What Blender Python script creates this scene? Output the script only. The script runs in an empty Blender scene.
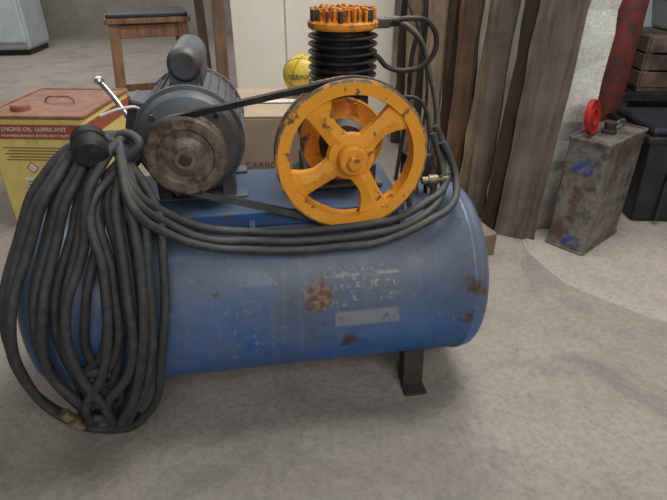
import bpy, bmesh, math, random
from mathutils import Vector, Matrix
random.seed(7)
S=bpy.context.scene
D=bpy.data
pi=math.pi

# ---------------------------------------------------------------- materials
def ramp(nt,fac,p0,p1,c0=(0,0,0,1),c1=(1,1,1,1)):
    r=nt.nodes.new('ShaderNodeValToRGB')
    r.color_ramp.elements[0].position=p0; r.color_ramp.elements[0].color=c0
    r.color_ramp.elements[1].position=p1; r.color_ramp.elements[1].color=c1
    nt.links.new(fac,r.inputs[0]); return r.outputs[0]
def noise(nt,vec,scale,detail=6,rough=.6,dist=0):
    n=nt.nodes.new('ShaderNodeTexNoise'); n.inputs['Scale'].default_value=scale
    n.inputs['Detail'].default_value=detail; n.inputs['Roughness'].default_value=rough
    n.inputs['Distortion'].default_value=dist
    nt.links.new(vec,n.inputs['Vector']); return n.outputs[0]
def mixc(nt,fac,a,b):
    m=nt.nodes.new('ShaderNodeMix'); m.data_type='RGBA'
    if isinstance(fac,float): m.inputs[0].default_value=fac
    else: nt.links.new(fac,m.inputs[0])
    for i,c in ((6,a),(7,b)):
        if isinstance(c,tuple): m.inputs[i].default_value=(*c[:3],1)
        else: nt.links.new(c,m.inputs[i])
    return m.outputs[2]
def math_(nt,op,a,b=0.0,clamp=False):
    m=nt.nodes.new('ShaderNodeMath'); m.operation=op; m.use_clamp=clamp
    for i,c in ((0,a),(1,b)):
        if isinstance(c,(int,float)): m.inputs[i].default_value=c
        else: nt.links.new(c,m.inputs[i])
    return m.outputs[0]
def base(name,rough=.7,metal=0.0):
    m=D.materials.new(name); m.use_nodes=True; nt=m.node_tree
    b=nt.nodes['Principled BSDF']; b.inputs['Roughness'].default_value=rough
    b.inputs['Metallic'].default_value=metal
    tc=nt.nodes.new('ShaderNodeTexCoord')
    return m,nt,b,tc.outputs['Object']
def bump(nt,b,h,strength=.3,dist=.01):
    n=nt.nodes.new('ShaderNodeBump'); n.inputs['Strength'].default_value=strength
    n.inputs['Distance'].default_value=dist
    nt.links.new(h,n.inputs['Height']); nt.links.new(n.outputs[0],b.inputs['Normal'])
def worn(name,c,c2,scale=20,lo=.5,hi=.62,rough=.7,metal=0.0,bs=.25,c3=None,s3=6,l3=.45,h3=.7,dust=0.0,dustc=(.30,.28,.25)):
    m,nt,b,v=base(name,rough,metal)
    col=mixc(nt,ramp(nt,noise(nt,v,scale),lo,hi),c,c2)
    if c3: col=mixc(nt,ramp(nt,noise(nt,v,s3,4),l3,h3),col,c3)
    if dust>0:
        g=nt.nodes.new('ShaderNodeNewGeometry'); sx=nt.nodes.new('ShaderNodeSeparateXYZ')
        nt.links.new(g.outputs['Normal'],sx.inputs[0])
        f=math_(nt,'MULTIPLY',ramp(nt,sx.outputs[2],.1,1.0),dust)
        col=mixc(nt,f,col,dustc)
    nt.links.new(col,b.inputs['Base Color'])
    bump(nt,b,noise(nt,v,scale*2.5),bs,.004)
    return m
def wood(name,c,c2,axis=2,rough=.75):
    m,nt,b,v=base(name,rough)
    mp=nt.nodes.new('ShaderNodeMapping'); sc=[30,30,30]; sc[axis]=2.0
    mp.inputs['Scale'].default_value=sc; nt.links.new(v,mp.inputs[0])
    n=noise(nt,mp.outputs[0],1.2,5,.6,.6)
    col=mixc(nt,ramp(nt,n,.35,.68),c,c2)
    st=ramp(nt,noise(nt,v,5,4),.42,.70)
    col=mixc(nt,math_(nt,'MULTIPLY',st,.6),col,tuple(x*.35 for x in c2))
    nt.links.new(col,b.inputs['Base Color']); bump(nt,b,n,.5,.005)
    return m

M={}
M['hose']=worn('hose_rubber',(.026,.027,.029),(.066,.066,.064),60,.4,.75,.65,0,.2,dust=.45,dustc=(.14,.14,.135))
M['black']=worn('black_plastic',(.012,.012,.013),(.04,.038,.036),40,.45,.7,.5,0,.1)
M['iron']=worn('dark_cast_iron',(.035,.033,.033),(.11,.10,.09),35,.4,.7,.7,.3,.4,dust=.5)
M['motor']=worn('motor_grey_paint',(.060,.078,.10),(.10,.105,.11),25,.4,.7,.5,0,.2,(.055,.043,.037),9,.42,.62,dust=.45,dustc=(.165,.185,.205))
M['steel']=worn('worn_steel',(.21,.165,.13),(.085,.055,.042),45,.42,.58,.45,.4,.3,(.30,.24,.20),12,.5,.8)
M['orange']=worn('orange_paint_chipped',(.87,.37,.025),(.16,.09,.05),38,.60,.64,.5,0,.5,(.70,.26,.02),8,.5,.8)
M['orange_edge']=worn('orange_paint_worn_rim',(.60,.27,.06),(.15,.13,.10),50,.42,.50,.5,.1,.5)
M['orange_dirty']=worn('orange_paint_dirty',(.74,.28,.02),(.10,.05,.03),30,.52,.63,.6,0,.5)
M['rust']=worn('rusty_steel',(.045,.042,.043),(.085,.06,.05),40,.45,.7,.8,.2,.5)
M['brass']=worn('brass',(.26,.20,.12),(.10,.085,.06),60,.45,.65,.45,.6,.2)
M['silver']=worn('silver_metal',(.6,.6,.6),(.4,.4,.4),50,.4,.7,.3,.8,.1)
M['cream']=worn('cream_paint',(.90,.84,.75),(.83,.76,.66),4,.45,.75,.55,0,.03)
M['bluep']=worn('blue_paint_old',(.022,.085,.24),(.07,.06,.06),30,.50,.64,.6,0,.3,dust=.45,dustc=(.11,.13,.16))
M['cardboard']=worn('cardboard',(.52,.40,.29),(.44,.33,.23),15,.4,.7,.9,0,.1)
M['white']=worn('fridge_enamel',(.55,.60,.66),(.45,.50,.56),5,.4,.7,.35,0,.02)
M['paper']=worn('paper_white',(.75,.73,.68),(.55,.52,.47),20,.45,.7,.8,0,.05)
M['ink']=worn('ink_dark',(.02,.02,.025),(.04,.04,.04),30,.4,.7,.8,0,.0)
M['inkred']=worn('ink_red',(.45,.03,.02),(.35,.03,.02),30,.4,.7,.7,0,.0)
M['inkfade']=worn('ink_faded_brown',(.20,.09,.05),(.28,.17,.10),30,.4,.7,.8,0,.0)
M['yellow']=worn('tin_yellow',(.84,.68,.22),(.72,.57,.20),14,.45,.7,.45,0,.05,(.42,.27,.10),7,.62,.8)
M['tinred']=worn('tin_red_band',(.42,.10,.05),(.30,.10,.05),22,.45,.65,.5,0,.1)
M['tintop']=worn('tin_top_orange_rust',(.42,.16,.08),(.24,.11,.07),18,.4,.62,.5,0,.2)
M['blue_ink']=worn('ink_blue',(.03,.07,.26),(.20,.19,.2),30,.42,.64,.7,0,0)
M['ballyellow']=worn('ball_yellow',(.66,.47,.05),(.40,.29,.06),20,.5,.7,.45,0,.05)
M['green']=worn('ink_green',(.05,.13,.06),(.04,.12,.05),20,.4,.7,.6,0,0)
M['tin']=worn('weathered_tinplate',(.27,.255,.24),(.12,.10,.09),22,.42,.62,.4,.35,.2,(.14,.09,.07),7,.48,.64)
M['red']=worn('red_plastic',(.42,.022,.02),(.25,.02,.015),20,.45,.7,.4,0,.05)
M['gasred']=worn('gas_cylinder_red',(.22,.045,.038),(.09,.04,.035),18,.42,.62,.6,0,.2)
M['cloth']=worn('grey_rag',(.42,.43,.44),(.28,.28,.28),20,.4,.7,.9,0,.4)
M['crate']=worn('rusty_brown_crate',(.14,.095,.07),(.20,.14,.11),16,.4,.68,.8,0,.4,(.06,.042,.036),5,.45,.6)
M['binblack']=worn('bin_black',(.012,.016,.024),(.03,.036,.046),12,.4,.7,.5,0,.05)
M['paleblue']=worn('pale_plastic',(.50,.58,.63),(.4,.47,.52),6,.4,.7,.5,0,.02)
M['wood_a']=wood('wood_brown',(.26,.155,.095),(.10,.06,.038))
M['wood_b']=wood('wood_grey_weathered',(.235,.185,.15),(.10,.075,.06))
M['wood_c']=wood('wood_tan',(.52,.40,.28),(.25,.17,.10))
M['wood_d']=wood('wood_dark',(.09,.055,.04),(.04,.028,.02))
M['wood_st']=wood('stool_wood',(.36,.20,.11),(.17,.09,.05))
M['wood_y']=wood('plank_lying_wood',(.36,.28,.20),(.20,.15,.10),1)

def tank_mat():
    m,nt,b,v=base('tank_blue_paint_dusty',.45)
    s=nt.nodes.new('ShaderNodeSeparateXYZ'); nt.links.new(v,s.inputs[0])
    X,Y,Z=s.outputs
    n1=noise(nt,v,5,6,.65); n2=noise(nt,v,28,6,.7); n3=noise(nt,v,3,3,.5,.3); n4=noise(nt,v,70,3,.6)
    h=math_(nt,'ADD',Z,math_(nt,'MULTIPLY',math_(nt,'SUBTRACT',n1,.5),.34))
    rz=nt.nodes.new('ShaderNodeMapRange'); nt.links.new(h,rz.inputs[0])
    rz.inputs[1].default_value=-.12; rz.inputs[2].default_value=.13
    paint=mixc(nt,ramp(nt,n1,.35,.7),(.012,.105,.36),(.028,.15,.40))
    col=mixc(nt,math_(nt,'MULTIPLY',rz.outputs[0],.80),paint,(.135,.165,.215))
    col=mixc(nt,math_(nt,'MULTIPLY',ramp(nt,n3,.46,.64),.40),col,(.10,.097,.11))
    col=mixc(nt,math_(nt,'MULTIPLY',ramp(nt,noise(nt,v,13,6,.7),.5,.66),.38),col,(.08,.078,.09))
    mp=nt.nodes.new('ShaderNodeMapping'); mp.inputs['Scale'].default_value=(40,3,3); nt.links.new(v,mp.inputs[0])
    col=mixc(nt,math_(nt,'MULTIPLY',ramp(nt,noise(nt,mp.outputs[0],1.0,4,.6),.55,.75),.30),col,(.22,.235,.26))
    col=mixc(nt,ramp(nt,n2,.645,.69),col,(.10,.05,.035))
    col=mixc(nt,math_(nt,'MULTIPLY',ramp(nt,n4,.64,.70),.5),col,(.26,.26,.25))
    def sm(val,a,bb,soft):
        r1=nt.nodes.new('ShaderNodeMapRange'); nt.links.new(val,r1.inputs[0]); r1.inputs[1].default_value=a-soft; r1.inputs[2].default_value=a+soft
        r2=nt.nodes.new('ShaderNodeMapRange'); nt.links.new(val,r2.inputs[0]); r2.inputs[1].default_value=bb-soft; r2.inputs[2].default_value=bb+soft
        r2.inputs[3].default_value=1; r2.inputs[4].default_value=0
        return math_(nt,'MULTIPLY',r1.outputs[0],r2.outputs[0])
    front=math_(nt,'LESS_THAN',Y,0.0)
    def rect(x0,x1,z0,z1,soft=.003):
        return math_(nt,'MULTIPLY',front,math_(nt,'MULTIPLY',sm(X,x0,x1,soft),sm(Z,z0,z1,soft)))
    lab=math_(nt,'MULTIPLY',rect(.145,.29,-.004,.034),ramp(nt,n2,.32,.46))
    col=mixc(nt,math_(nt,'MULTIPLY',lab,.75),col,(.26,.275,.28))
    fl=math_(nt,'MULTIPLY',rect(.12,.29,.048,.125,.012),ramp(nt,noise(nt,v,75,6,.75),.54,.62))
    col=mixc(nt,math_(nt,'MULTIPLY',fl,.65),col,(.40,.40,.38))
    ed=rect(.15,.29,.108,.114,.0015)
    col=mixc(nt,math_(nt,'MULTIPLY',math_(nt,'MULTIPLY',ed,ramp(nt,n2,.42,.5)),.5),col,(.42,.42,.40))
    fl2=math_(nt,'MULTIPLY',rect(-.12,.03,-.07,.05,.04),ramp(nt,noise(nt,v,42,6,.72),.57,.62))
    col=mixc(nt,math_(nt,'MULTIPLY',fl2,.55),col,(.27,.30,.31))
    def blotch(x0,z0,r0,c_a,c_b):
        dx=math_(nt,'SUBTRACT',X,x0); dz=math_(nt,'SUBTRACT',Z,z0)
        r=math_(nt,'SQRT',math_(nt,'ADD',math_(nt,'MULTIPLY',dx,dx),math_(nt,'MULTIPLY',dz,dz)))
        r=math_(nt,'ADD',r,math_(nt,'MULTIPLY',math_(nt,'SUBTRACT',n2,.5),.14))
        rb=math_(nt,'MULTIPLY',front,ramp(nt,r,r0*.55,r0,(1,1,1,1),(0,0,0,1)))
        return mixc(nt,rb,col,mixc(nt,ramp(nt,n4,.45,.6),c_a,c_b))
    col=blotch(.110,.078,.040,(.10,.055,.04),(.28,.16,.10))
    col=blotch(.47,.06,.026,(.08,.05,.04),(.13,.08,.06))
    col=blotch(.45,-.02,.022,(.08,.05,.04),(.13,.08,.06))
    col=blotch(.18,-.055,.026,(.05,.04,.04),(.09,.07,.06))
    tz=math_(nt,'SUBTRACT',Z,.105)
    ax=math_(nt,'ABSOLUTE',math_(nt,'SUBTRACT',X,-.01))
    tri=math_(nt,'LESS_THAN',math_(nt,'ADD',ax,math_(nt,'MULTIPLY',tz,1.3)),.038)
    tri=math_(nt,'MULTIPLY',math_(nt,'MULTIPLY',tri,math_(nt,'GREATER_THAN',tz,0.0)),front)
    col=mixc(nt,math_(nt,'MULTIPLY',math_(nt,'MULTIPLY',tri,ramp(nt,n2,.35,.55)),.30),col,(.27,.285,.30))
    nt.links.new(col,b.inputs['Base Color'])
    nt.links.new(ramp(nt,n1,.3,.8,(.30,.30,.30,1),(.58,.58,.58,1)),b.inputs['Roughness'])
    bump(nt,b,n2,.15,.004)
    return m
M['tank']=tank_mat()

def concrete(name,c1,c2,c3,sc=1.0,bs=.4,stain=.3,lowdirt=False):
    m,nt,b,v=base(name,.88)
    n1=noise(nt,v,1.3*sc,8,.65,.3); n2=noise(nt,v,60*sc,6,.7); n3=noise(nt,v,7*sc,8,.7,.4); n4=noise(nt,v,200*sc,3,.6)
    col=mixc(nt,ramp(nt,n1,.36,.66),c1,c2)
    col=mixc(nt,math_(nt,'MULTIPLY',ramp(nt,n3,.46,.70),.6),col,c3)
    col=mixc(nt,math_(nt,'MULTIPLY',ramp(nt,n2,.45,.70),.5),col,tuple(x*.6 for x in c3))
    col=mixc(nt,math_(nt,'MULTIPLY',ramp(nt,n4,.55,.72),.45),col,tuple(x*.5 for x in c3))
    col=mixc(nt,math_(nt,'MULTIPLY',ramp(nt,noise(nt,v,2.1*sc,8,.7,1.2),.50,.66),stain),col,tuple(x*.55 for x in c3))
    if lowdirt:
        s=nt.nodes.new('ShaderNodeSeparateXYZ'); nt.links.new(v,s.inputs[0])
        hh=math_(nt,'ADD',s.outputs[2],math_(nt,'MULTIPLY',math_(nt,'SUBTRACT',n3,.5),.7))
        d=ramp(nt,hh,.05,.42,(1,1,1,1),(0,0,0,1))
        col=mixc(nt,math_(nt,'MULTIPLY',d,.7),col,(.30,.255,.21))
    nt.links.new(col,b.inputs['Base Color'])
    h=math_(nt,'ADD',math_(nt,'MULTIPLY',n3,1.2),n2)
    bump(nt,b,h,bs,.008); return m
M['floor']=concrete('floor_concrete',(.395,.362,.318),(.315,.288,.255),(.26,.238,.212),bs=.5,stain=.5)
M['slab']=concrete('threshold_cement',(.52,.475,.42),(.42,.38,.335),(.33,.30,.265),1.2,.4,.25)
M['column']=concrete('painted_column',(.92,.96,.93),(.82,.86,.82),(.60,.57,.52),2.0,.7,.12,True)
M['wall']=concrete('wall_plaster',(.36,.34,.31),(.28,.26,.24),(.22,.2,.18),.7)

# ---------------------------------------------------------------- geometry helpers
def empty(name,loc=(0,0,0),rz=0):
    e=D.objects.new(name,None); e.location=loc; e.rotation_euler=(0,0,rz); e.empty_display_size=.1
    S.collection.objects.link(e); return e
def obj(name,bm,mat,parent=None,loc=(0,0,0),rot=(0,0,0),smooth=None,bevel=0,seg=2):
    me=D.meshes.new(name); bmesh.ops.recalc_face_normals(bm,faces=bm.faces); bm.to_mesh(me); bm.free()
    o=D.objects.new(name,me); S.collection.objects.link(o)
    o.location=loc; o.rotation_euler=rot
    if parent: o.parent=parent
    me.materials.append(M[mat] if isinstance(mat,str) else mat)
    if bevel:
        b=o.modifiers.new('bevel','BEVEL'); b.width=bevel; b.segments=seg; b.limit_method='ANGLE'; b.angle_limit=.6
    if smooth is not None:
        for p in me.polygons: p.use_smooth=True
        try: me.set_sharp_from_angle(angle=smooth)
        except Exception: pass
    return o
def addbox(bm,c,s,rot=None):
    r=bmesh.ops.create_cube(bm,size=1); 
    mt=Matrix.Translation(c)@(rot.to_4x4() if rot else Matrix())@Matrix.Diagonal((*s,1))
    bmesh.ops.transform(bm,matrix=mt,verts=r['verts']); return r['verts']
def box(name,c,s,mat,parent=None,rot=(0,0,0),bevel=.003):
    bm=bmesh.new(); addbox(bm,(0,0,0),s); return obj(name,bm,mat,parent,c,rot,None,bevel)
AX={'x':Matrix.Rotation(pi/2,4,'Y'),'y':Matrix.Rotation(-pi/2,4,'X'),'z':Matrix()}
def lathe_bm(bm,prof,axis='z',n=64,c=(0,0,0),closed=False):
    mt=Matrix.Translation(c)@AX[axis]
    rings=[]
    for r,h in prof:
        if r<1e-6: rings.append([bm.verts.new(mt@Vector((0,0,h)))])
        else: rings.append([bm.verts.new(mt@Vector((r*math.cos(2*pi*i/n),r*math.sin(2*pi*i/n),h))) for i in range(n)])
    prs=list(zip(rings[:-1],rings[1:]))
    if closed: prs.append((rings[-1],rings[0]))
    for a,b in prs:
        for i in range(n):
            j=(i+1)%n
            if len(a)==1 and len(b)==1: continue
            if len(a)==1: bm.faces.new((a[0],b[i],b[j]))
            elif len(b)==1: bm.faces.new((a[i],b[0],a[j]))
            else: bm.faces.new((a[i],b[i],b[j],a[j]))
def lathe(name,prof,mat,parent=None,axis='z',n=64,loc=(0,0,0),rot=(0,0,0),smooth=.6,bevel=0,closed=False):
    bm=bmesh.new(); lathe_bm(bm,prof,axis,n,closed=closed); return obj(name,bm,mat,parent,loc,rot,smooth,bevel)
def to_mesh_obj(o,mat,smooth=True):
    me=D.meshes.new_from_object(o); me.name=o.name
    n=D.objects.new(o.name+'_m',me); S.collection.objects.link(n)
    n.location=o.location; n.rotation_euler=o.rotation_euler; n.parent=o.parent
    nm=o.name; D.objects.remove(o); n.name=nm
    me.materials.clear(); me.materials.append(M[mat])
    if smooth:
        for p in me.polygons: p.use_smooth=True
    return n
def tube(name,pts,r,mat,parent=None,cyc=False,res=10):
    cu=D.curves.new(name,'CURVE'); cu.dimensions='3D'; cu.bevel_depth=r; cu.bevel_resolution=4; cu.resolution_u=res; cu.use_fill_caps=True
    sp=cu.splines.new('BEZIER'); sp.bezier_points.add(len(pts)-1)
    for p,q in zip(sp.bezier_points,pts):
        p.co=q; p.handle_left_type=p.handle_right_type='AUTO'
    sp.use_cyclic_u=cyc
    o=D.objects.new(name,cu); S.collection.objects.link(o)
    if parent: o.parent=parent
    return to_mesh_obj(o,mat)
def text(name,body,size,mat,parent,loc,rot,ext=.0008):
    cu=D.curves.new(name,'FONT'); cu.body=body; cu.size=size; cu.extrude=ext; cu.align_x='CENTER'; cu.align_y='CENTER'
    o=D.objects.new(name,cu); S.collection.objects.link(o); o.location=loc; o.rotation_euler=rot; o.parent=parent
    return to_mesh_obj(o,mat,False)

# ---------------------------------------------------------------- room
def room(name,c,s,mat): return box(name,c,s,mat,bevel=0)
room('floor',(0,2.2,-.05),(9.4,11.0,.1),'floor')
room('wall_back',(0,7.6,1.5),(9.2,.2,3),'wall')
room('wall_left',(-4.6,2.2,1.5),(.2,11,3),'wall')
room('wall_right',(4.6,2.2,1.5),(.2,11,3),'wall')
room('ceiling',(0,2.2,3.05),(9.4,11,.1),'wall')
bm=bmesh.new()
vs=[(.79,1.90),(.955,1.90),(.955,3.9),(.79,3.9)]
zs=[0+3.0*i/40 for i in range(41)]
rr=random.Random(3); rings=[]
for z in zs:
    rings.append([bm.verts.new((x+rr.uniform(-.006,.006),y+(rr.uniform(-.008,.008) if y<2 else 0),z)) for x,y in vs])
for a,b in zip(rings[:-1],rings[1:]):
    for i in range(4): bm.faces.new((a[i],a[(i+1)%4],b[(i+1)%4],b[i]))
bm.faces.new(rings[0]); bm.faces.new(rings[-1])
obj('wall_partition',bm,'column')
bm=bmesh.new()
pts=[(.74,1.72),(.80,1.50),(1.0,1.30),(1.35,1.12),(1.9,.95),(4.4,.9),(4.4,7.4),(.95,7.4),(.95,1.9),(.76,1.88)]
lo=[bm.verts.new((x,y,0.0)) for x,y in pts]; hi=[bm.verts.new((x+(.02 if i<6 else 0),y+(.02 if i<6 else 0),.008)) for i,(x,y) in enumerate(pts)]
bm.faces.new(hi)
for i in range(len(pts)):
    j=(i+1)%len(pts); bm.faces.new((lo[i],lo[j],hi[j],hi[i]))
obj('floor_threshold',bm,'slab')

# ---------------------------------------------------------------- compressor
RZ=math.radians(9); R5=math.radians(5)
OX,OY=-.172,1.108
C=empty('air_compressor',(OX,OY,0),RZ)
R=.217; ZC=.277; HL=.495; HLL=.475
prof=[(0,-HLL-.065)]
for i in range(1,11):
    a=i/10*pi/2; prof.append((R*math.sin(a)**.8,-HLL-.065*math.cos(a)))
prof+=[(R,-HLL+.03),(R+.003,-HLL+.032),(R+.003,-HLL+.042),(R,-HLL+.044)]
prof+=[(R,-HL*0.5),(R,0),(R,HL*.5),(R,HL-.034),(R+.003,HL-.032),(R+.003,HL-.022),(R,HL-.02)]
for i in range(10,0,-1):
    a=i/10*pi/2; prof.append((R*math.sin(a)**.7,HL-.012+.05*math.cos(a)))
prof.append((0,HL+.038))
lathe('tank_shell',prof,'tank',C,'x',96,(0,0,ZC),smooth=1.0)
for i,(x,y) in enumerate([(.36,-.155),(-.36,-.155),(.36,.155),(-.36,.155)]):
    sg=1 if y>0 else -1
    bm=bmesh.new()
    addbox(bm,(0,0,.0825),(.052,.007,.165)); addbox(bm,(-.023,-sg*.02,.0825),(.006,.045,.165)); addbox(bm,(0,sg*.012,.004),(.058,.05,.008))
    obj(f'foot_{i+1}',bm,'rust',C,(x,y,0),(-sg*-.10,0,0),bevel=.002)
box('deck_plate',(.02,.03,.507),(.60,.25,.010),'bluep',C)
for i,x in enumerate((-.27,-.02,.31)):
    bm=bmesh.new()
    prof2=[(-.095,.502),(.155,.502),(.155,.43),(-.14,.41),(-.14,.46)]
    a=[bm.verts.new((x-.006,y,z)) for y,z in prof2]; b=[bm.verts.new((x+.006,y,z)) for y,z in prof2]
    bm.faces.new(a); bm.faces.new(b)
    for k in range(5): bm.faces.new((a[k],a[(k+1)%5],b[(k+1)%5],b[k]))
    obj(f'gusset_{i+1}',bm,'bluep',C)
box('deck_front_lip',(.02,-.098,.495),(.60,.008,.034),'bluep',C)
# motor
MX,MZ=-.135,.652
mp=[(0,-.085),(.035,-.085),(.04,-.075),(.075,-.068),(.098,-.055),(.106,-.04),(.106,-.03),(.114,-.028),(.114,-.015),(.108,-.012),
    (.108,.17),(.114,.172),(.114,.186),(.108,.188),(.10,.205),(.07,.222),(0,.225)]
lathe('motor_housing',mp,'motor',C,'y',64,(MX,0,MZ),smooth=.5)
bm=bmesh.new()
for i in range(34):
    a=2*pi*i/34
    c=Vector((math.cos(a)*.110,.079,math.sin(a)*.110))
    addbox(bm,c,(.006,.17,.003),Matrix.Rotation(-a,3,'Y'))
obj('motor_cooling_ribs',bm,'motor',C,(MX,0,MZ),bevel=.001)
bm=bmesh.new()
for k in range(4):
    a=pi/4+k*pi/2; lathe_bm(bm,[(0,-.068),(.006,-.068),(.006,-.05),(0,-.05)],'y',6,(.088*math.cos(a),0,.088*math.sin(a)))
obj('motor_end_bolts',bm,'iron',C,(MX,0,MZ))
bm=bmesh.new()
lathe_bm(bm,[(0,-.105),(.026,-.105),(.034,-.095),(.036,-.08),(.036,.08),(.034,.095),(.026,.105),(0,.105)],'y',32)
addbox(bm,(0,0,-.022),(.066,.19,.045))
obj('capacitor_cover',bm,'motor',C,(MX+.004,.11,MZ+.145),smooth=.6,bevel=.002)
box('terminal_box',(MX-.105,.07,MZ+.04),(.05,.09,.07),'motor',C,(0,.3,0),.006)
bm=bmesh.new()
for y in (0,.15):
    addbox(bm,(-.07,y,-.115),(.03,.035,.06)); addbox(bm,(.07,y,-.115),(.03,.035,.06)); addbox(bm,(0,y,-.137),(.22,.04,.008))
obj('motor_feet',bm,'motor',C,(MX,0,MZ),bevel=.003)
FY=-.113
pp=[(.012,-.030),(.020,-.030),(.022,-.021),(.026,-.020),(.040,-.014),(.052,-.014),(.056,-.018),(.074,-.018),(.079,-.014),(.079,-.009),(.068,.0),(.079,.009),(.079,.014),(.074,.016),(.012,.016)]
lathe('motor_pulley',pp,'steel',C,'y',64,(MX,FY,MZ),smooth=.4,closed=True)
lathe('motor_shaft',[(0,-.034),(.010,-.034),(.012,-.032),(.012,.06),(0,.06)],'rust',C,'y',24,(MX,FY,MZ))
# flywheel
FX,FZ,FR=.192,.632,.154
rim=[(.126,-.020),(.148,-.022),(.154,-.020),(.154,-.010),(.143,0),(.154,.010),(.154,.02),(.148,.022),(.126,.020),(.123,.0)]
W=empty('flywheel_assembly'); W.parent=C; W.location=(FX,FY,FZ); W.scale=(1.035,1,1.02)
lathe('flywheel_rim',rim[2:8],'orange_edge',W,'y',96,smooth=.4)
lathe('flywheel_rim_lip',[(.1538,-.0200),(.149,-.0222)],'orange_edge',W,'y',96,smooth=.4)
lathe('flywheel_rim_face',[(.149,-.0222),(.148,-.022),(.126,-.020),(.123,0),(.126,.02),(.148,.022),(.1535,.0195)],'orange',W,'y',96,smooth=.5)
W.scale=(1.02,1,1.02)
hub=[(.012,-.040),(.026,-.040),(.030,-.034),(.031,-.016),(.046,-.012),(.050,0),(.046,.012),(.030,.02),(.012,.02)]
lathe('flywheel_hub',hub,'orange',W,'y',48,smooth=.5,closed=True)
lathe('crank_nut',[(0,-.055),(.013,-.055),(.015,-.052),(.015,-.038),(.02,-.037),(.02,-.033),(0,-.033)],'orange_dirty',W,'y',6,smooth=.2)
bm=bmesh.new()
for adeg in (122,38,205,292):
    a=math.radians(adeg); n=10
    L=[];Rr=[]
    for k in range(n+1):
        t=k/n; r=.032+t*(.098); w=.024-.006*math.sin(t*pi)+.012*t**3
        off=.008*math.sin(t*pi)
        d=Vector((math.cos(a),0,math.sin(a))); pz=Vector((-math.sin(a),0,math.cos(a)))
        L.append(d*r+pz*(off+w)); Rr.append(d*r+pz*(off-w))
    def mk(y): return [[bm.verts.new(p*1.0+Vector((0,y,0))) for p in q] for q in (L,Rr)]
    Fm=[bm.verts.new((l+r)/2+Vector((0,-.016,0))) for l,r in zip(L,Rr)]
    A=mk(-.008); B=mk(.010)
    for k in range(n):
        bm.faces.new((A[0][k],A[0][k+1],Fm[k+1],Fm[k])); bm.faces.new((Fm[k],Fm[k+1],A[1][k+1],A[1][k]))
        bm.faces.new((B[0][k],B[0][k+1],B[1][k+1],B[1][k]))
        for s in (0,1): bm.faces.new((A[s][k],A[s][k+1],B[s][k+1],B[s][k]))
obj('flywheel_spokes',bm,'orange',W,smooth=.6,bevel=.0015)
def belt():
    c1=Vector((MX,MZ)); c2=Vector((FX,FZ)); r1=.077; r2=.155
    d=c2-c1; L=d.length; u=d/L; ang0=math.atan2(u.y,u.x)
    al=math.acos((r1-r2)/L)
    pts=[]
    a0=ang0+al; a1=ang0+2*pi-al
    for k in range(33): 
        a=a0+(a1-a0)*k/32; pts.append(c1+r1*Vector((math.cos(a),math.sin(a))))
    a0=ang0-al; a1=ang0+al
    for k in range(49):
        a=a0+(a1-a0)*k/48; pts.append(c2+r2*Vector((math.cos(a),math.sin(a))))
    n=len(pts)
    bm=bmesh.new(); rings=[]
    for i in range(n):
        t=(pts[(i+1)%n]-pts[i-1]).normalized(); nn=Vector((t.y,-t.x))
        ring=[]
        for (o,y) in ((.003,-.009),(.003,.009),(-.009,.005),(-.009,-.005)):
            q=pts[i]+nn*o; ring.append(bm.verts.new((q.x,FY+y,q.y)))
        rings.append(ring)
    for i in range(n):
        a=rings[i]; b=rings[(i+1)%n]
        for k in range(4): bm.faces.new((a[k],a[(k+1)%4],b[(k+1)%4],b[k]))
    obj('drive_belt',bm,'black',C)
belt()
# crankcase
PY=.073
bm=bmesh.new()
lathe_bm(bm,[(0,-.125),(.045,-.125),(.052,-.115),(.056,-.085),(.085,-.078),(.088,-.07),(.088,.085),(.08,.095),(0,.095)],'y',48)
obj('crankcase_body',bm,'iron',C,(FX,PY,FZ),smooth=.5)
lathe('crankcase_front_cover',[(.03,-.118),(.045,-.118),(.052,-.10),(.060,-.094),(.092,-.088),(.094,-.080),(.094,-.072),(.03,-.07)],'orange_dirty',C,'y',48,(FX,PY,FZ),smooth=.5,closed=True)
bm=bmesh.new()
for k in range(6):
    a=2*pi*k/6+.2; lathe_bm(bm,[(0,-.096),(.007,-.096),(.007,-.085),(0,-.085)],'y',6,(.081*math.cos(a),0,.081*math.sin(a)))
obj('crankcase_bolts',bm,'orange_dirty',C,(FX,PY,FZ))
bm=bmesh.new()
addbox(bm,(0,0,-.09),(.17,.14,.05)); addbox(bm,(0,0,-.112),(.20,.17,.012))
obj('crankcase_base',bm,'iron',C,(FX,PY,FZ),bevel=.006)
HX=FX+.014
lathe('cylinder_neck',[(.06,.05),(.06,.09),(.078,.094),(.078,.104),(.05,.106)],'iron',C,'z',48,(HX,PY,FZ),smooth=.4)
pf=[]; z=.738
pf.append((0,z)); 
for k in range(7):
    zz=z+k*.0162
    pf+=[(.058,zz),(.073,zz+.001),(.076,zz+.003),(.076,zz+.0055),(.073,zz+.0075),(.058,zz+.0085)]
pf+=[(.058,z+.116),(0,z+.116)]
lathe('cylinder_fins',pf,'black',C,'z',64,(HX,PY,0),smooth=.4)
hz=z+.115
lathe('cylinder_head',[(0,0),(.066,0),(.074,.002),(.076,.006),(.076,.014),(.072,.018),(0,.018)],'orange_dirty',C,'z',64,(HX,PY,hz),smooth=.4)
bm=bmesh.new()
for ix in range(-5,6):
    for iy in range(-5,6):
        x=ix*.0132; y=iy*.0132
        if x*x+y*y<.0705**2:
            rr_=random.uniform(.8,1.1)
            addbox(bm,(x,y,.018+.012*rr_),(.0062,.0092,.026*rr_))
obj('cylinder_head_fins',bm,'orange_dirty',C,(HX,PY,hz),bevel=.001)
bm=bmesh.new()
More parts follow.
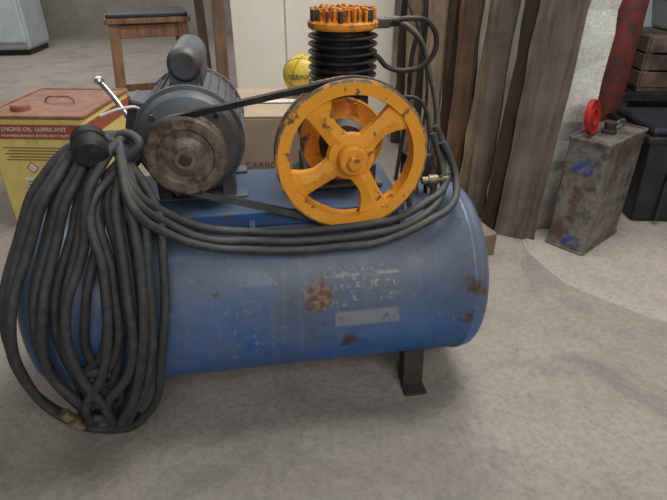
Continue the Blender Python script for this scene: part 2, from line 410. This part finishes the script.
for kk in range(6):
    a=2*pi*kk/6+.3; lathe_bm(bm,[(0,0),(.007,0),(.007,.04),(0,.04)],'z',6,(.067*math.cos(a),.067*math.sin(a),.0))
obj('head_bolts',bm,'iron',C,(HX,PY,hz))
bm=bmesh.new(); addbox(bm,(.085,0,.01),(.03,.035,.02)); lathe_bm(bm,[(0,.09),(.011,.09),(.011,.125),(0,.125)],'x',12,(0,0,.012))
obj('discharge_port',bm,'iron',C,(HX,PY,hz),bevel=.003)
def w2l(p):
    v=Vector(p)-Vector((-.165,1.11,0)); return Matrix.Rotation(-R5,3,'Z')@v
tube('discharge_tube',[w2l(p) for p in [(.142,1.19,.868),(.178,1.19,.873),(.222,1.20,.862),(.242,1.20,.825),(.226,1.20,.782),(.18,1.20,.764),(.135,1.20,.772),(.11,1.20,.795),(.095,1.20,.80)]],.0058,'black',C)
tube('delivery_pipe',[w2l(p) for p in [(.10,1.28,.86),(.20,1.28,.84),(.25,1.26,.74),(.27,1.22,.62),(.26,1.18,.55),(.25,1.16,.495)]],.007,'iron',C)
tube('copper_pipe',[w2l(p) for p in [(.16,1.22,.70),(.22,1.22,.69),(.245,1.20,.62),(.235,1.15,.56),(.23,1.13,.49)]],.005,'black',C)
V=empty('valve_group'); V.parent=C; V.location=w2l((.205,1.10,0))
box('pressure_switch',(0,.03,.565),(.06,.05,.06),'black',V,(0,0,.2),.006)
lathe('switch_riser',[(0,.487),(.010,.487),(.010,.545),(0,.545)],'brass',V,'z',12,(0,.03,0))
lathe('brass_valve',[(0,-.03),(.009,-.03),(.009,-.015),(.013,-.015),(.013,.005),(.009,.005),(.009,.03),(0,.03)],'brass',V,'x',12,(.03,-.02,.545))
lathe('valve_riser',[(0,.47),(.008,.47),(.008,.545),(0,.545)],'brass',V,'z',12,(.03,-.02,0))
lathe('gauge_body',[(0,-.012),(.019,-.012),(.021,-.010),(.021,.01),(0,.01)],'silver',V,'y',32,(-.025,-.025,.575),smooth=.4)
lathe('gauge_face',[(0,-.013),(.017,-.013),(.017,-.011),(0,-.011)],'paper',V,'y',32,(-.025,-.025,.575))
lathe('gauge_stem',[(0,.47),(.006,.47),(.006,.56),(0,.56)],'brass',V,'z',12,(-.025,-.02,0))
box('valve_lever',(.05,-.03,.56),(.03,.006,.005),'black',V,(0,-.3,0),.002)
# left end fitting
G=empty('outlet_fitting'); G.parent=C; G.location=w2l((-.53,1.09,0))
lathe('outlet_pipe',[(0,.47),(.013,.47),(.013,.60),(.018,.60),(.018,.625),(0,.625)],'iron',G,'z',16)
tube('filter_elbow',[(0,0,.60),(0,-.01,.66),(.03,-.06,.685),(.058,-.13,.685)],.011,'iron',G)
lathe('air_filter_cap',[(0,-.035),(.024,-.035),(.031,-.028),(.032,-.01),(.028,-.008),(.028,.0),(.032,.002),(.032,.02),(.024,.03),(0,.03)],'black',G,'y',40,(.062,-.145,.687),rot=(.25,0,.25),smooth=.5)
tube('silver_lever',[(.045,.08,.755),(.07,.06,.728),(.10,.03,.69)],.006,'silver',G)
lathe('lever_ball',[(0,-.01),(.009,-.006),(.011,0),(.009,.006),(0,.01)],'silver',G,'z',16,(.045,.08,.757))
tube('motor_cable',[(.03,.06,.50),(.08,.05,.56),(.15,.10,.62),(.22,.12,.66),(.29,.11,.69)],.005,'black',G)
tube('wire_white',[(.06,-.03,.71),(.10,-.02,.72),(.13,.0,.715),(.12,.02,.69)],.003,'paper',G)
# rag on the crankcase
bm=bmesh.new()
g=9; vv=[[None]*g for _ in range(g)]
rr=random.Random(5)
for i in range(g):
    for j in range(g):
        x=(i/(g-1)-.5)*.08; y=(j/(g-1)-.5)*.05
        vv[i][j]=bm.verts.new((x,y,.010*math.sin(i*1.3+j)+rr.uniform(0,.006)-x*x*6))
for i in range(g-1):
    for j in range(g-1): bm.faces.new((vv[i][j],vv[i+1][j],vv[i+1][j+1],vv[i][j+1]))
o=obj('rag_cloth',bm,'cloth',C,(FX-.025,PY-.090,.758),smooth=3.0)
sm=o.modifiers.new('s','SOLIDIFY'); sm.thickness=.004
sm=o.modifiers.new('ss','SUBSURF'); sm.levels=2; sm.render_levels=2

# ---------------------------------------------------------------- hose coil
dR=RZ-R5
pv=Vector((-.165,1.11,0)); hl=Vector((OX,OY,0))-Matrix.Rotation(dR,3,'Z')@pv
H=empty('air_hose_coil',hl,dR)
def hy(z,o):
    if z>=.35: y=.84+(z-.35)*(.97-.84)/.33
    else: y=.84
    if z<.14: y+= (.14-z)*.35
    return y-o
HR=.0094
rr=random.Random(11)
NL=10
for i in range(NL):
    f=i/(NL-1)
    o=[.0,.019,.036][i%3]
    xl=-.660+.150*f; xr=-.345-.115*f+rr.uniform(-.008,.008)
    zb=[.0105,.045,.05,.035,.085,.10,.055,.14,.07,.12][i]+(.0 if i==0 else .01)
    j=lambda s=.006: rr.uniform(-s,s)
    xa=-.425+.012*(i-4)*.8
    mid=(xl+xr)/2-.02
    P=[(xa,hy(.69,0)+ (i%3)*.012+.0,.682+j(.008)+.008*(i%2)),
       (xa+(xl-xa)*.45,hy(.62,o),.625+j()),
       (xl+.048,hy(.52,o),.52+j()),
       (xl+.006+j(),hy(.38,o),.39),
       (xl+.0+j(),hy(.25,o),.26),
       (xl+.035+j(),hy(zb+.06,o),zb+.08),
       (mid-.01+(j(.02) if i else 0),hy(zb,o*.6),zb),
       (xr-.085+j(),hy(zb+.07,o),zb+.08),
       (xr-.025+j(),hy(.27,o),.27),
       (xr+j(),hy(.45,o),.46),
       (xr-.012,hy(.59,o),.59),
       ]
    tube(f'hose_loop_{i+1}',P,HR,'hose',H,True,12)
base_run=[(-.41,.965,.68),(-.375,.90,.60),(-.33,.925,.535),(-.26,.94,.495),(-.178,.955,.472),(-.08,.960,.463),(.0,.968,.463),(.08,.975,.468),(.14,.99,.475),(.20,1.015,.495),(.245,1.055,.515),(.264,1.11,.545),(.254,1.14,.59),(.235,1.15,.63)]
offs=[(0,-.004,0),(0,.012,.014),(.004,-.018,-.014)]
for k,(a,b_,c_) in enumerate(offs):
    P=[]
    for q,(x,y,z) in enumerate(base_run):
        P.append((x+a+(.010*k if q>9 else 0)+rr.uniform(-.003,.003),y+b_+rr.uniform(-.002,.002)-.004,z+c_+rr.uniform(-.003,.003)+ (0.004 if q>3 else 0)))
    tube(f'hose_run_{k+1}',P,.0085,'hose',H)
lathe('hose_coupling',[(0,-.03),(.010,-.03),(.010,-.01),(.014,-.01),(.014,.006),(.011,.006),(.011,.03),(0,.03)],'brass',H,'z',16,(-.560,.79,.15),rot=(.1,-.4,0))

# ---------------------------------------------------------------- yellow oil tin
T=empty('oil_tin',(-1.315,1.92,0),math.radians(-2))
tw,td,th=.385,.44,.462
bm=bmesh.new(); addbox(bm,(tw/2,td/2,th/2),(tw,td,th))
obj('tin_body',bm,'yellow',T,bevel=.012,seg=3)
box('tin_lid',(tw/2,td/2,th),(tw-.02,td-.02,.006),'tintop',T)
bm=bmesh.new()
for (c,s) in (((tw/2,0,th),(tw,.012,.014)),((tw/2,td,th),(tw,.012,.014)),((0,td/2,th),(.012,td,.014)),((tw,td/2,th),(.012,td,.014))): addbox(bm,c,s)
obj('tin_rim',bm,'tintop',T,bevel=.004)
box('band_front',(tw/2,-.0005,th-.055),(tw-.025,.003,.055),'tinred',T,bevel=0)
box('band_side',(tw+.0005,td/2,th-.055),(.003,td-.025,.055),'tinred',T,bevel=0)
text('band_text','ENGINE OIL  LUBRICANT',.022,'paper',T,(tw/2,-.003,th-.045),(pi/2,0,0))
text('band_text_small','HIGH PERFORMANCE 20 LITRE HEAVY DUTY',.013,'paper',T,(tw/2,-.003,th-.070),(pi/2,0,0))
def diamond(n,x,z,s,mat,inner):
    box(n,(x,-.001,z),(s,.003,s),mat,T,(0,pi/4,0),0); box(n+'_inner',(x,-.002,z),(s*.82,.003,s*.82),inner,T,(0,pi/4,0),0)
diamond('hazard_mark_a',.225,.265,.034,'inkred','paper')
diamond('hazard_mark_b',.225,.19,.034,'inkred','paper')
diamond('hazard_mark_c',.145,.265,.034,'inkred','paper')
box('tin_label',(.14,-.001,.19),(.075,.003,.06),'paper',T,bevel=0)
for k in range(4): box(f'label_line_{k}',(.14,-.003,.208-.012*k),(.06,.002,.003),'ink',T,bevel=0)
for k in range(5): box(f'text_line_{k}',(tw/2,-.001,.345-.012*k),(.28-.03*(k%2),.002,.0035),'inkfade',T,bevel=0)
lathe('tin_logo',[(0,-.003),(.034,-.003),(.034,.0),(0,.0)],'blue_ink',T,'y',32,(.325,-.001,.245))
lathe('tin_logo_inner',[(0,-.004),(.018,-.004),(.018,.0),(0,.0)],'paper',T,'y',32,(.325,-.0015,.245))
text('tin_letters','OISON',.085,'ink',T,(.20,-.003,.085),(pi/2,0,0))
lathe('tin_cap',[(0,.0),(.035,0),(.035,.015),(.028,.02),(0,.02)],'tintop',T,'z',32,(.10,.1,th+.003))
tube('tin_handle',[(.14,.21,th+.003),(.15,.21,th+.02),(.20,.21,th+.026),(.25,.21,th+.02),(.26,.21,th+.003)],.004,'tintop',T)

# ---------------------------------------------------------------- stool
def stool(name,loc,rz,w,h,seatmat,lm='wood_st'):
    E=empty(name,loc,rz)
    box('seat',(0,0,h),(w,w*.8,.03),lm,E,bevel=.005)
    box('seat_pad',(0,0,h+.025),(w*.95,w*.75,.03),seatmat,E,bevel=.01)
    k=0
    for sx in (-1,1):
        for sy in (-1,1):
            k+=1
            top=Vector((sx*(w/2-.05),sy*(w*.4-.05),h-.015)); bot=Vector((sx*(w/2+.0),sy*(w*.4),0))
            bm=bmesh.new(); s=.030
            q=[bm.verts.new(top+Vector((dx*s,dy*s,0))) for dx,dy in ((-1,-1),(1,-1),(1,1),(-1,1))]
            p=[bm.verts.new(bot+Vector((dx*s,dy*s,0))) for dx,dy in ((-1,-1),(1,-1),(1,1),(-1,1))]
            bm.faces.new(q); bm.faces.new(p)
            for i in range(4): bm.faces.new((q[i],q[(i+1)%4],p[(i+1)%4],p[i]))
            obj(f'leg_{k}',bm,lm,E,bevel=.003)
    for i,(sy,z) in enumerate(((-1,.2),(1,.2),(-1,h-.06),(1,h-.06))):
        box(f'rail_{i}',(0,sy*(w*.4-.04 if z>.3 else w*.4-.015),z),(w-.06,.02,.045 if z<.3 else .07),lm,E)
    for i,(sx,z) in enumerate(((-1,.25),(1,.25),(-1,h-.06),(1,h-.06))):
        box(f'side_rail_{i}',(sx*(w/2-.04 if z>.3 else w/2-.02),0,z),(.02,w*.8-.06,.045 if z<.3 else .07),lm,E)
    return E
stool('wooden_stool',(-1.14,3.45,0),.36,.48,.645,'binblack')

# ---------------------------------------------------------------- refrigerator
F=empty('refrigerator',(-3.66,5.95,0),.1)
bm=bmesh.new(); addbox(bm,(0,.3,.75),(.75,.6,1.4)); obj('fridge_body',bm,'white',F,bevel=.05,seg=4)
box('fridge_door',(0,-.03,.78),(.74,.05,1.3),'white',F,bevel=.02)
box('fridge_plinth',(0,.3,.035),(.68,.54,.07),'black',F)
box('fridge_handle',(.30,-.07,.8),(.03,.03,.35),'silver',F,bevel=.008)

# boards leaning on the side of the cabinet
for k,(x,w_,lean,m_) in enumerate(((-.66,.07,.03,'wood_a'),(-.74,.05,-.02,'wood_d'))):
    bm=bmesh.new(); addbox(bm,(0,0,.7),(w_,.035,1.4)); obj('timber_board',bm,m_,None,(x,3.16+.05*k,0),(-.03,lean,.2),None,.003)

# ---------------------------------------------------------------- cream cabinet
K=empty('cream_cabinet',(-.12,3.25,0),0)
box('cabinet_body',(0,.22,.85),(.94,.42,1.62),'cream',K,bevel=.006)
box('cabinet_door_left',(-.315,-.002,.87),(.30,.02,1.56),'cream',K,bevel=.004)
box('cabinet_door_right',(.155,-.002,.87),(.62,.02,1.56),'cream',K,bevel=.004)
box('cabinet_plinth',(0,.22,.02),(.90,.38,.04),'wood_d',K)
lathe('cabinet_knob',[(0,-.035),(.014,-.035),(.016,-.028),(.007,-.02),(.007,-.01),(0,-.01)],'silver',K,'y',20,(-.19,0,.95))

# ---------------------------------------------------------------- cardboard box + ball
X=empty('cardboard_box',(-.17,1.98,0),.03)
box('carton',(0,0,.25),(.46,.42,.50),'cardboard',X,bevel=.004)
box('flap_left',(-.0,-.107,.502),(.455,.205,.004),'cardboard',X,(-.02,0,0),0)
box('flap_right',(-.0,.107,.502),(.455,.205,.004),'cardboard',X,(.02,0,0),0)
box('tape',(0,0,.507),(.46,.05,.001),'paper',X,bevel=0)
text('box_text','CARBON',.035,'inkfade',X,(-.08,-.212,.33),(pi/2,0,0))
text('box_text_small','handle with care\nmade for export',.022,'ink',X,(-.08,-.212,.27),(pi/2,0,0))
Bl=empty('yellow_ball',(-.12,2.08,.582),0)
bm=bmesh.new(); bmesh.ops.create_uvsphere(bm,u_segments=48,v_segments=32,radius=.075); obj('ball_skin',bm,'ballyellow',Bl,smooth=3)
for i,(rt) in enumerate(((0,0,0),(pi/2,0,0),(0,pi/2,0))):
    bm=bmesh.new()
    lathe_bm(bm,[(.0745,-.0012),(.0758,-.0012),(.0758,.0012),(.0745,.0012)],'z',64,closed=True)
    obj(f'ball_seam_{i}',bm,'green',Bl,rot=(rt[0]+.5,rt[1]+.25,0),smooth=.6)
text('ball_print','TERMAX',.026,'green',Bl,(.0,-.0755,.004),(pi/2,0,0),.002)

# ---------------------------------------------------------------- leaning planks
PL=[
 (.725,1.845,.15,.03,-.45,1.9,.02,'wood_b'),
 (.650,1.93,.06,.035,-.9,1.8,.045,'wood_d'),
 (.612,2.03,.08,.03,-.5,1.9,.00,'wood_b'),
 (.585,2.16,.06,.03,-1.0,1.7,.06,'wood_c'),
 (.555,2.28,.08,.035,-.6,1.8,.0,'wood_a'),
 (.52,2.42,.06,.03,-.7,1.9,.05,'wood_d'),
 (.485,2.56,.08,.03,-.5,1.8,-.02,'wood_c'),
 (.445,2.72,.06,.03,-.6,1.9,.03,'wood_d'),
 (.42,2.86,.07,.03,-.5,1.9,-.01,'wood_c'),
 (.375,3.02,.06,.03,-.4,1.9,.02,'wood_d'),
 (.62,2.34,.05,.03,-.4,1.7,-.05,'wood_d'),
 (.60,2.62,.07,.03,-.3,1.8,-.06,'wood_a'),
]
for i,(x,y,w,t,rz,h,lean,m) in enumerate(PL):
    bm=bmesh.new()
    r2=random.Random(i); n=16; rings=[]
    for k in range(n+1):
        z=h*k/n; jx=r2.uniform(-.004,.004); jw=r2.uniform(-.005,.005)
        rings.append([bm.verts.new((sx*(w/2+jw)+jx,sy*t/2,z)) for sx,sy in ((-1,-1),(1,-1),(1,1),(-1,1))])
    bm.faces.new(rings[0]); bm.faces.new(rings[-1])
    for a,b in zip(rings[:-1],rings[1:]):
        for q in range(4): bm.faces.new((a[q],a[(q+1)%4],b[(q+1)%4],b[q]))
    obj('wooden_plank',bm,m,None,(x,y,0),(0,lean,rz))
bm=bmesh.new(); addbox(bm,(0,0,.045),(.06,.66,.09)); obj('timber_beam',bm,'wood_y',None,(.470,2.0,0),(0,0,.34),None,.004)
Q=empty('hanging_cable')
tube('cable_a',[(.30,2.40,1.25),(.32,2.38,.95),(.38,2.36,.80),(.34,2.36,.62),(.34,2.4,.40),(.31,2.42,.01)],.010,'black',Q)
tube('cable_b',[(.37,2.38,1.25),(.36,2.36,1.0),(.30,2.34,.86),(.36,2.34,.7),(.42,2.38,.45),(.40,2.50,.01)],.007,'iron',Q)

# ---------------------------------------------------------------- weathered solvent tin
ang=math.atan2(.2,.23)
Y_=empty('metal_solvent_can',(.925,1.672,.008),ang)
cw,cd,ch=.295,.145,.425
bm=bmesh.new(); addbox(bm,(cw/2,cd/2,ch/2),(cw,cd,ch)); obj('can_body',bm,'tin',Y_,bevel=.01,seg=3)
bm=bmesh.new()
for zz in (.004,ch-.002):
    for (c,s) in (((cw/2,0,zz),(cw,.008,.012)),((cw/2,cd,zz),(cw,.008,.012)),((0,cd/2,zz),(.008,cd,.012)),((cw,cd/2,zz),(.008,cd,.012))): addbox(bm,c,s)
obj('can_rims',bm,'tin',Y_,bevel=.003)
lathe('can_spout',[(0,0),(.026,0),(.026,.012),(.02,.014),(.02,.03),(.022,.032),(.022,.04),(0,.04)],'rust',Y_,'z',24,(.14,cd/2,ch))
tube('can_handle',[(.18,cd/2,ch),(.19,cd/2,ch+.025),(.22,cd/2,ch+.03),(.255,cd/2,ch+.025),(.265,cd/2,ch)],.004,'tin',Y_)
box('can_label_side',(-.001,cd/2-.02,.045),(.002,.06,.04),'blue_ink',Y_,bevel=0)
box('can_label_top',(-.001,cd/2,.33),(.002,.07,.045),'blue_ink',Y_,bevel=0)
text('can_mark','10',.05,'inkfade',Y_,(.10,-.002,.28),(pi/2,0,0))
text('can_letters','SOLVENT',.035,'inkfade',Y_,(-.002,cd/2,.19),(pi/2,pi/2,-pi/2))
Rd=empty('red_lid',(.900,1.80,.496),.85)
lathe('lid_disc',[(0,-.006),(.028,-.008),(.046,-.008),(.056,-.012),(.060,-.008),(.060,.006),(.056,.008),(0,.002)],'red',Rd,'y',48,rot=(-.2,0,0),smooth=.5)
lathe('lid_ring',[(.025,-.012),(.032,-.012),(.032,-.006),(.025,-.006)],'red',Rd,'y',32,rot=(-.2,0,0),closed=True)

# ---------------------------------------------------------------- right side things
BN=empty('plastic_bin',(1.46,2.10,.008),-.05)
bm=bmesh.new()
def frust(bm,w0,d0,w1,d1,z0,z1):
    a=[bm.verts.new((sx*w0/2,sy*d0/2,z0)) for sx,sy in ((-1,-1),(1,-1),(1,1),(-1,1))]
    b=[bm.verts.new((sx*w1/2,sy*d1/2,z1)) for sx,sy in ((-1,-1),(1,-1),(1,1),(-1,1))]
    bm.faces.new(a); bm.faces.new(b)
    for i in range(4): bm.faces.new((a[i],a[(i+1)%4],b[(i+1)%4],b[i]))
frust(bm,.40,.30,.46,.34,0,.36)
obj('bin_body',bm,'binblack',BN,bevel=.012)
box('bin_rim',(0,0,.36),(.50,.38,.025),'black',BN,bevel=.008)
box('bin_lid',(0,0,.385),(.46,.34,.03),'binblack',BN,bevel=.012)
for sx in (-.12,0,.12): box('bin_rib',(sx,-.165,.18),(.012,.02,.32),'binblack',BN,(-.06,0,0))
# dark bench with a brown crate and a pale tub on it
CB=empty('steel_bench',(1.76,2.66,.008),-.03)
box('bench_top',(0,0,.40),(.86,.46,.04),'black',CB,bevel=.004)
box('bench_shelf',(0,0,.14),(.82,.42,.03),'black',CB,bevel=.004)
box('bench_back',(0,.20,.22),(.82,.02,.36),'black',CB,bevel=.002)
for k,(sx,sy) in enumerate(((-1,-1),(1,-1),(1,1),(-1,1))): box(f'bench_leg_{k}',(sx*.40,sy*.20,.20),(.045,.045,.40),'rust',CB)
CR=empty('brown_crate',(1.66,2.62,.4285),-.06)
bm=bmesh.new()
addbox(bm,(0,0,.01),(.46,.34,.02))
for z in (.05,.125,.20):
    addbox(bm,(0,-.17,z+.005),(.48,.018,.066)); addbox(bm,(0,.17,z+.005),(.48,.018,.066))
    addbox(bm,(-.24,0,z+.005),(.018,.34,.066)); addbox(bm,(.24,0,z+.005),(.018,.34,.066))
for sx in (-1,1):
    for sy in (-1,1): addbox(bm,(sx*.228,sy*.158,.12),(.03,.03,.24))
addbox(bm,(0,0,.235),(.47,.33,.012))
obj('crate_slats',bm,'crate',CR,bevel=.003)
TB=empty('plastic_tub',(1.73,2.64,.672),0)
bm=bmesh.new(); frust(bm,.34,.26,.40,.30,0,.16); obj('tub_body',bm,'paleblue',TB,bevel=.012)
box('tub_lid',(0,0,.165),(.43,.33,.02),'paleblue',TB,bevel=.006)
GC=empty('gas_cylinder',(1.235,2.40,.008),0)
lathe('cylinder_shell',[(0,0),(.07,0),(.075,.01),(.075,1.15),(.07,1.2),(.05,1.25),(.03,1.28),(.03,1.33),(0,1.33)],'gasred',GC,'z',40,smooth=.6)
lathe('cylinder_valve',[(0,1.33),(.015,1.33),(.015,1.40),(.025,1.40),(.025,1.42),(0,1.42)],'brass',GC,'z',16)
MC=empty('machine_casing',(2.2,4.2,.008),0)
box('casing',(0,0,.5),(1.6,.7,1.0),'paleblue',MC,bevel=.02)
box('casing_top',(0,0,1.02),(1.64,.74,.04),'black',MC)
for sx in (-.6,0,.6): box('casing_panel',(sx,-.355,.5),(.5,.015,.8),'paleblue',MC,bevel=.006)

# ---------------------------------------------------------------- lights & world
w=D.worlds.new('World'); S.world=w; w.use_nodes=True
bg=w.node_tree.nodes['Background']; bg.inputs[0].default_value=(.95,.96,1,1); bg.inputs[1].default_value=.28
def area(name,loc,tgt,size,sy,p,col=(1,1,1)):
    l=D.lights.new(name,'AREA'); l.shape='RECTANGLE'; l.size=size; l.size_y=sy; l.energy=p; l.color=col
    o=D.objects.new(name,l); S.collection.objects.link(o); o.location=loc
    o.rotation_euler=(Vector(tgt)-Vector(loc)).to_track_quat('-Z','Y').to_euler(); return o
area('doorway_light',(1.0,-1.4,2.4),(.4,1.2,.2),2.2,1.3,46,(1,.97,.92))
area('ceiling_light',(.6,1.7,2.9),(.4,1.6,0),1.3,1.0,66,(1,.98,.94))
area('ceiling_light_far',(-2.4,5.0,2.9),(-2.4,5.0,0),2,2,72,(1,.98,.94))
area('ceiling_light_side',(2.4,2.6,2.9),(2.2,2.6,0),1.2,1.5,10,(1,.98,.95))

cam=D.cameras.new('camera'); co=D.objects.new('camera',cam); S.collection.objects.link(co)
co.location=(0,0,1); co.rotation_euler=(math.radians(60),0,0); cam.sensor_width=36; cam.lens=36*520/667; cam.clip_start=.01
S.camera=co
S.view_settings.view_transform='Standard'
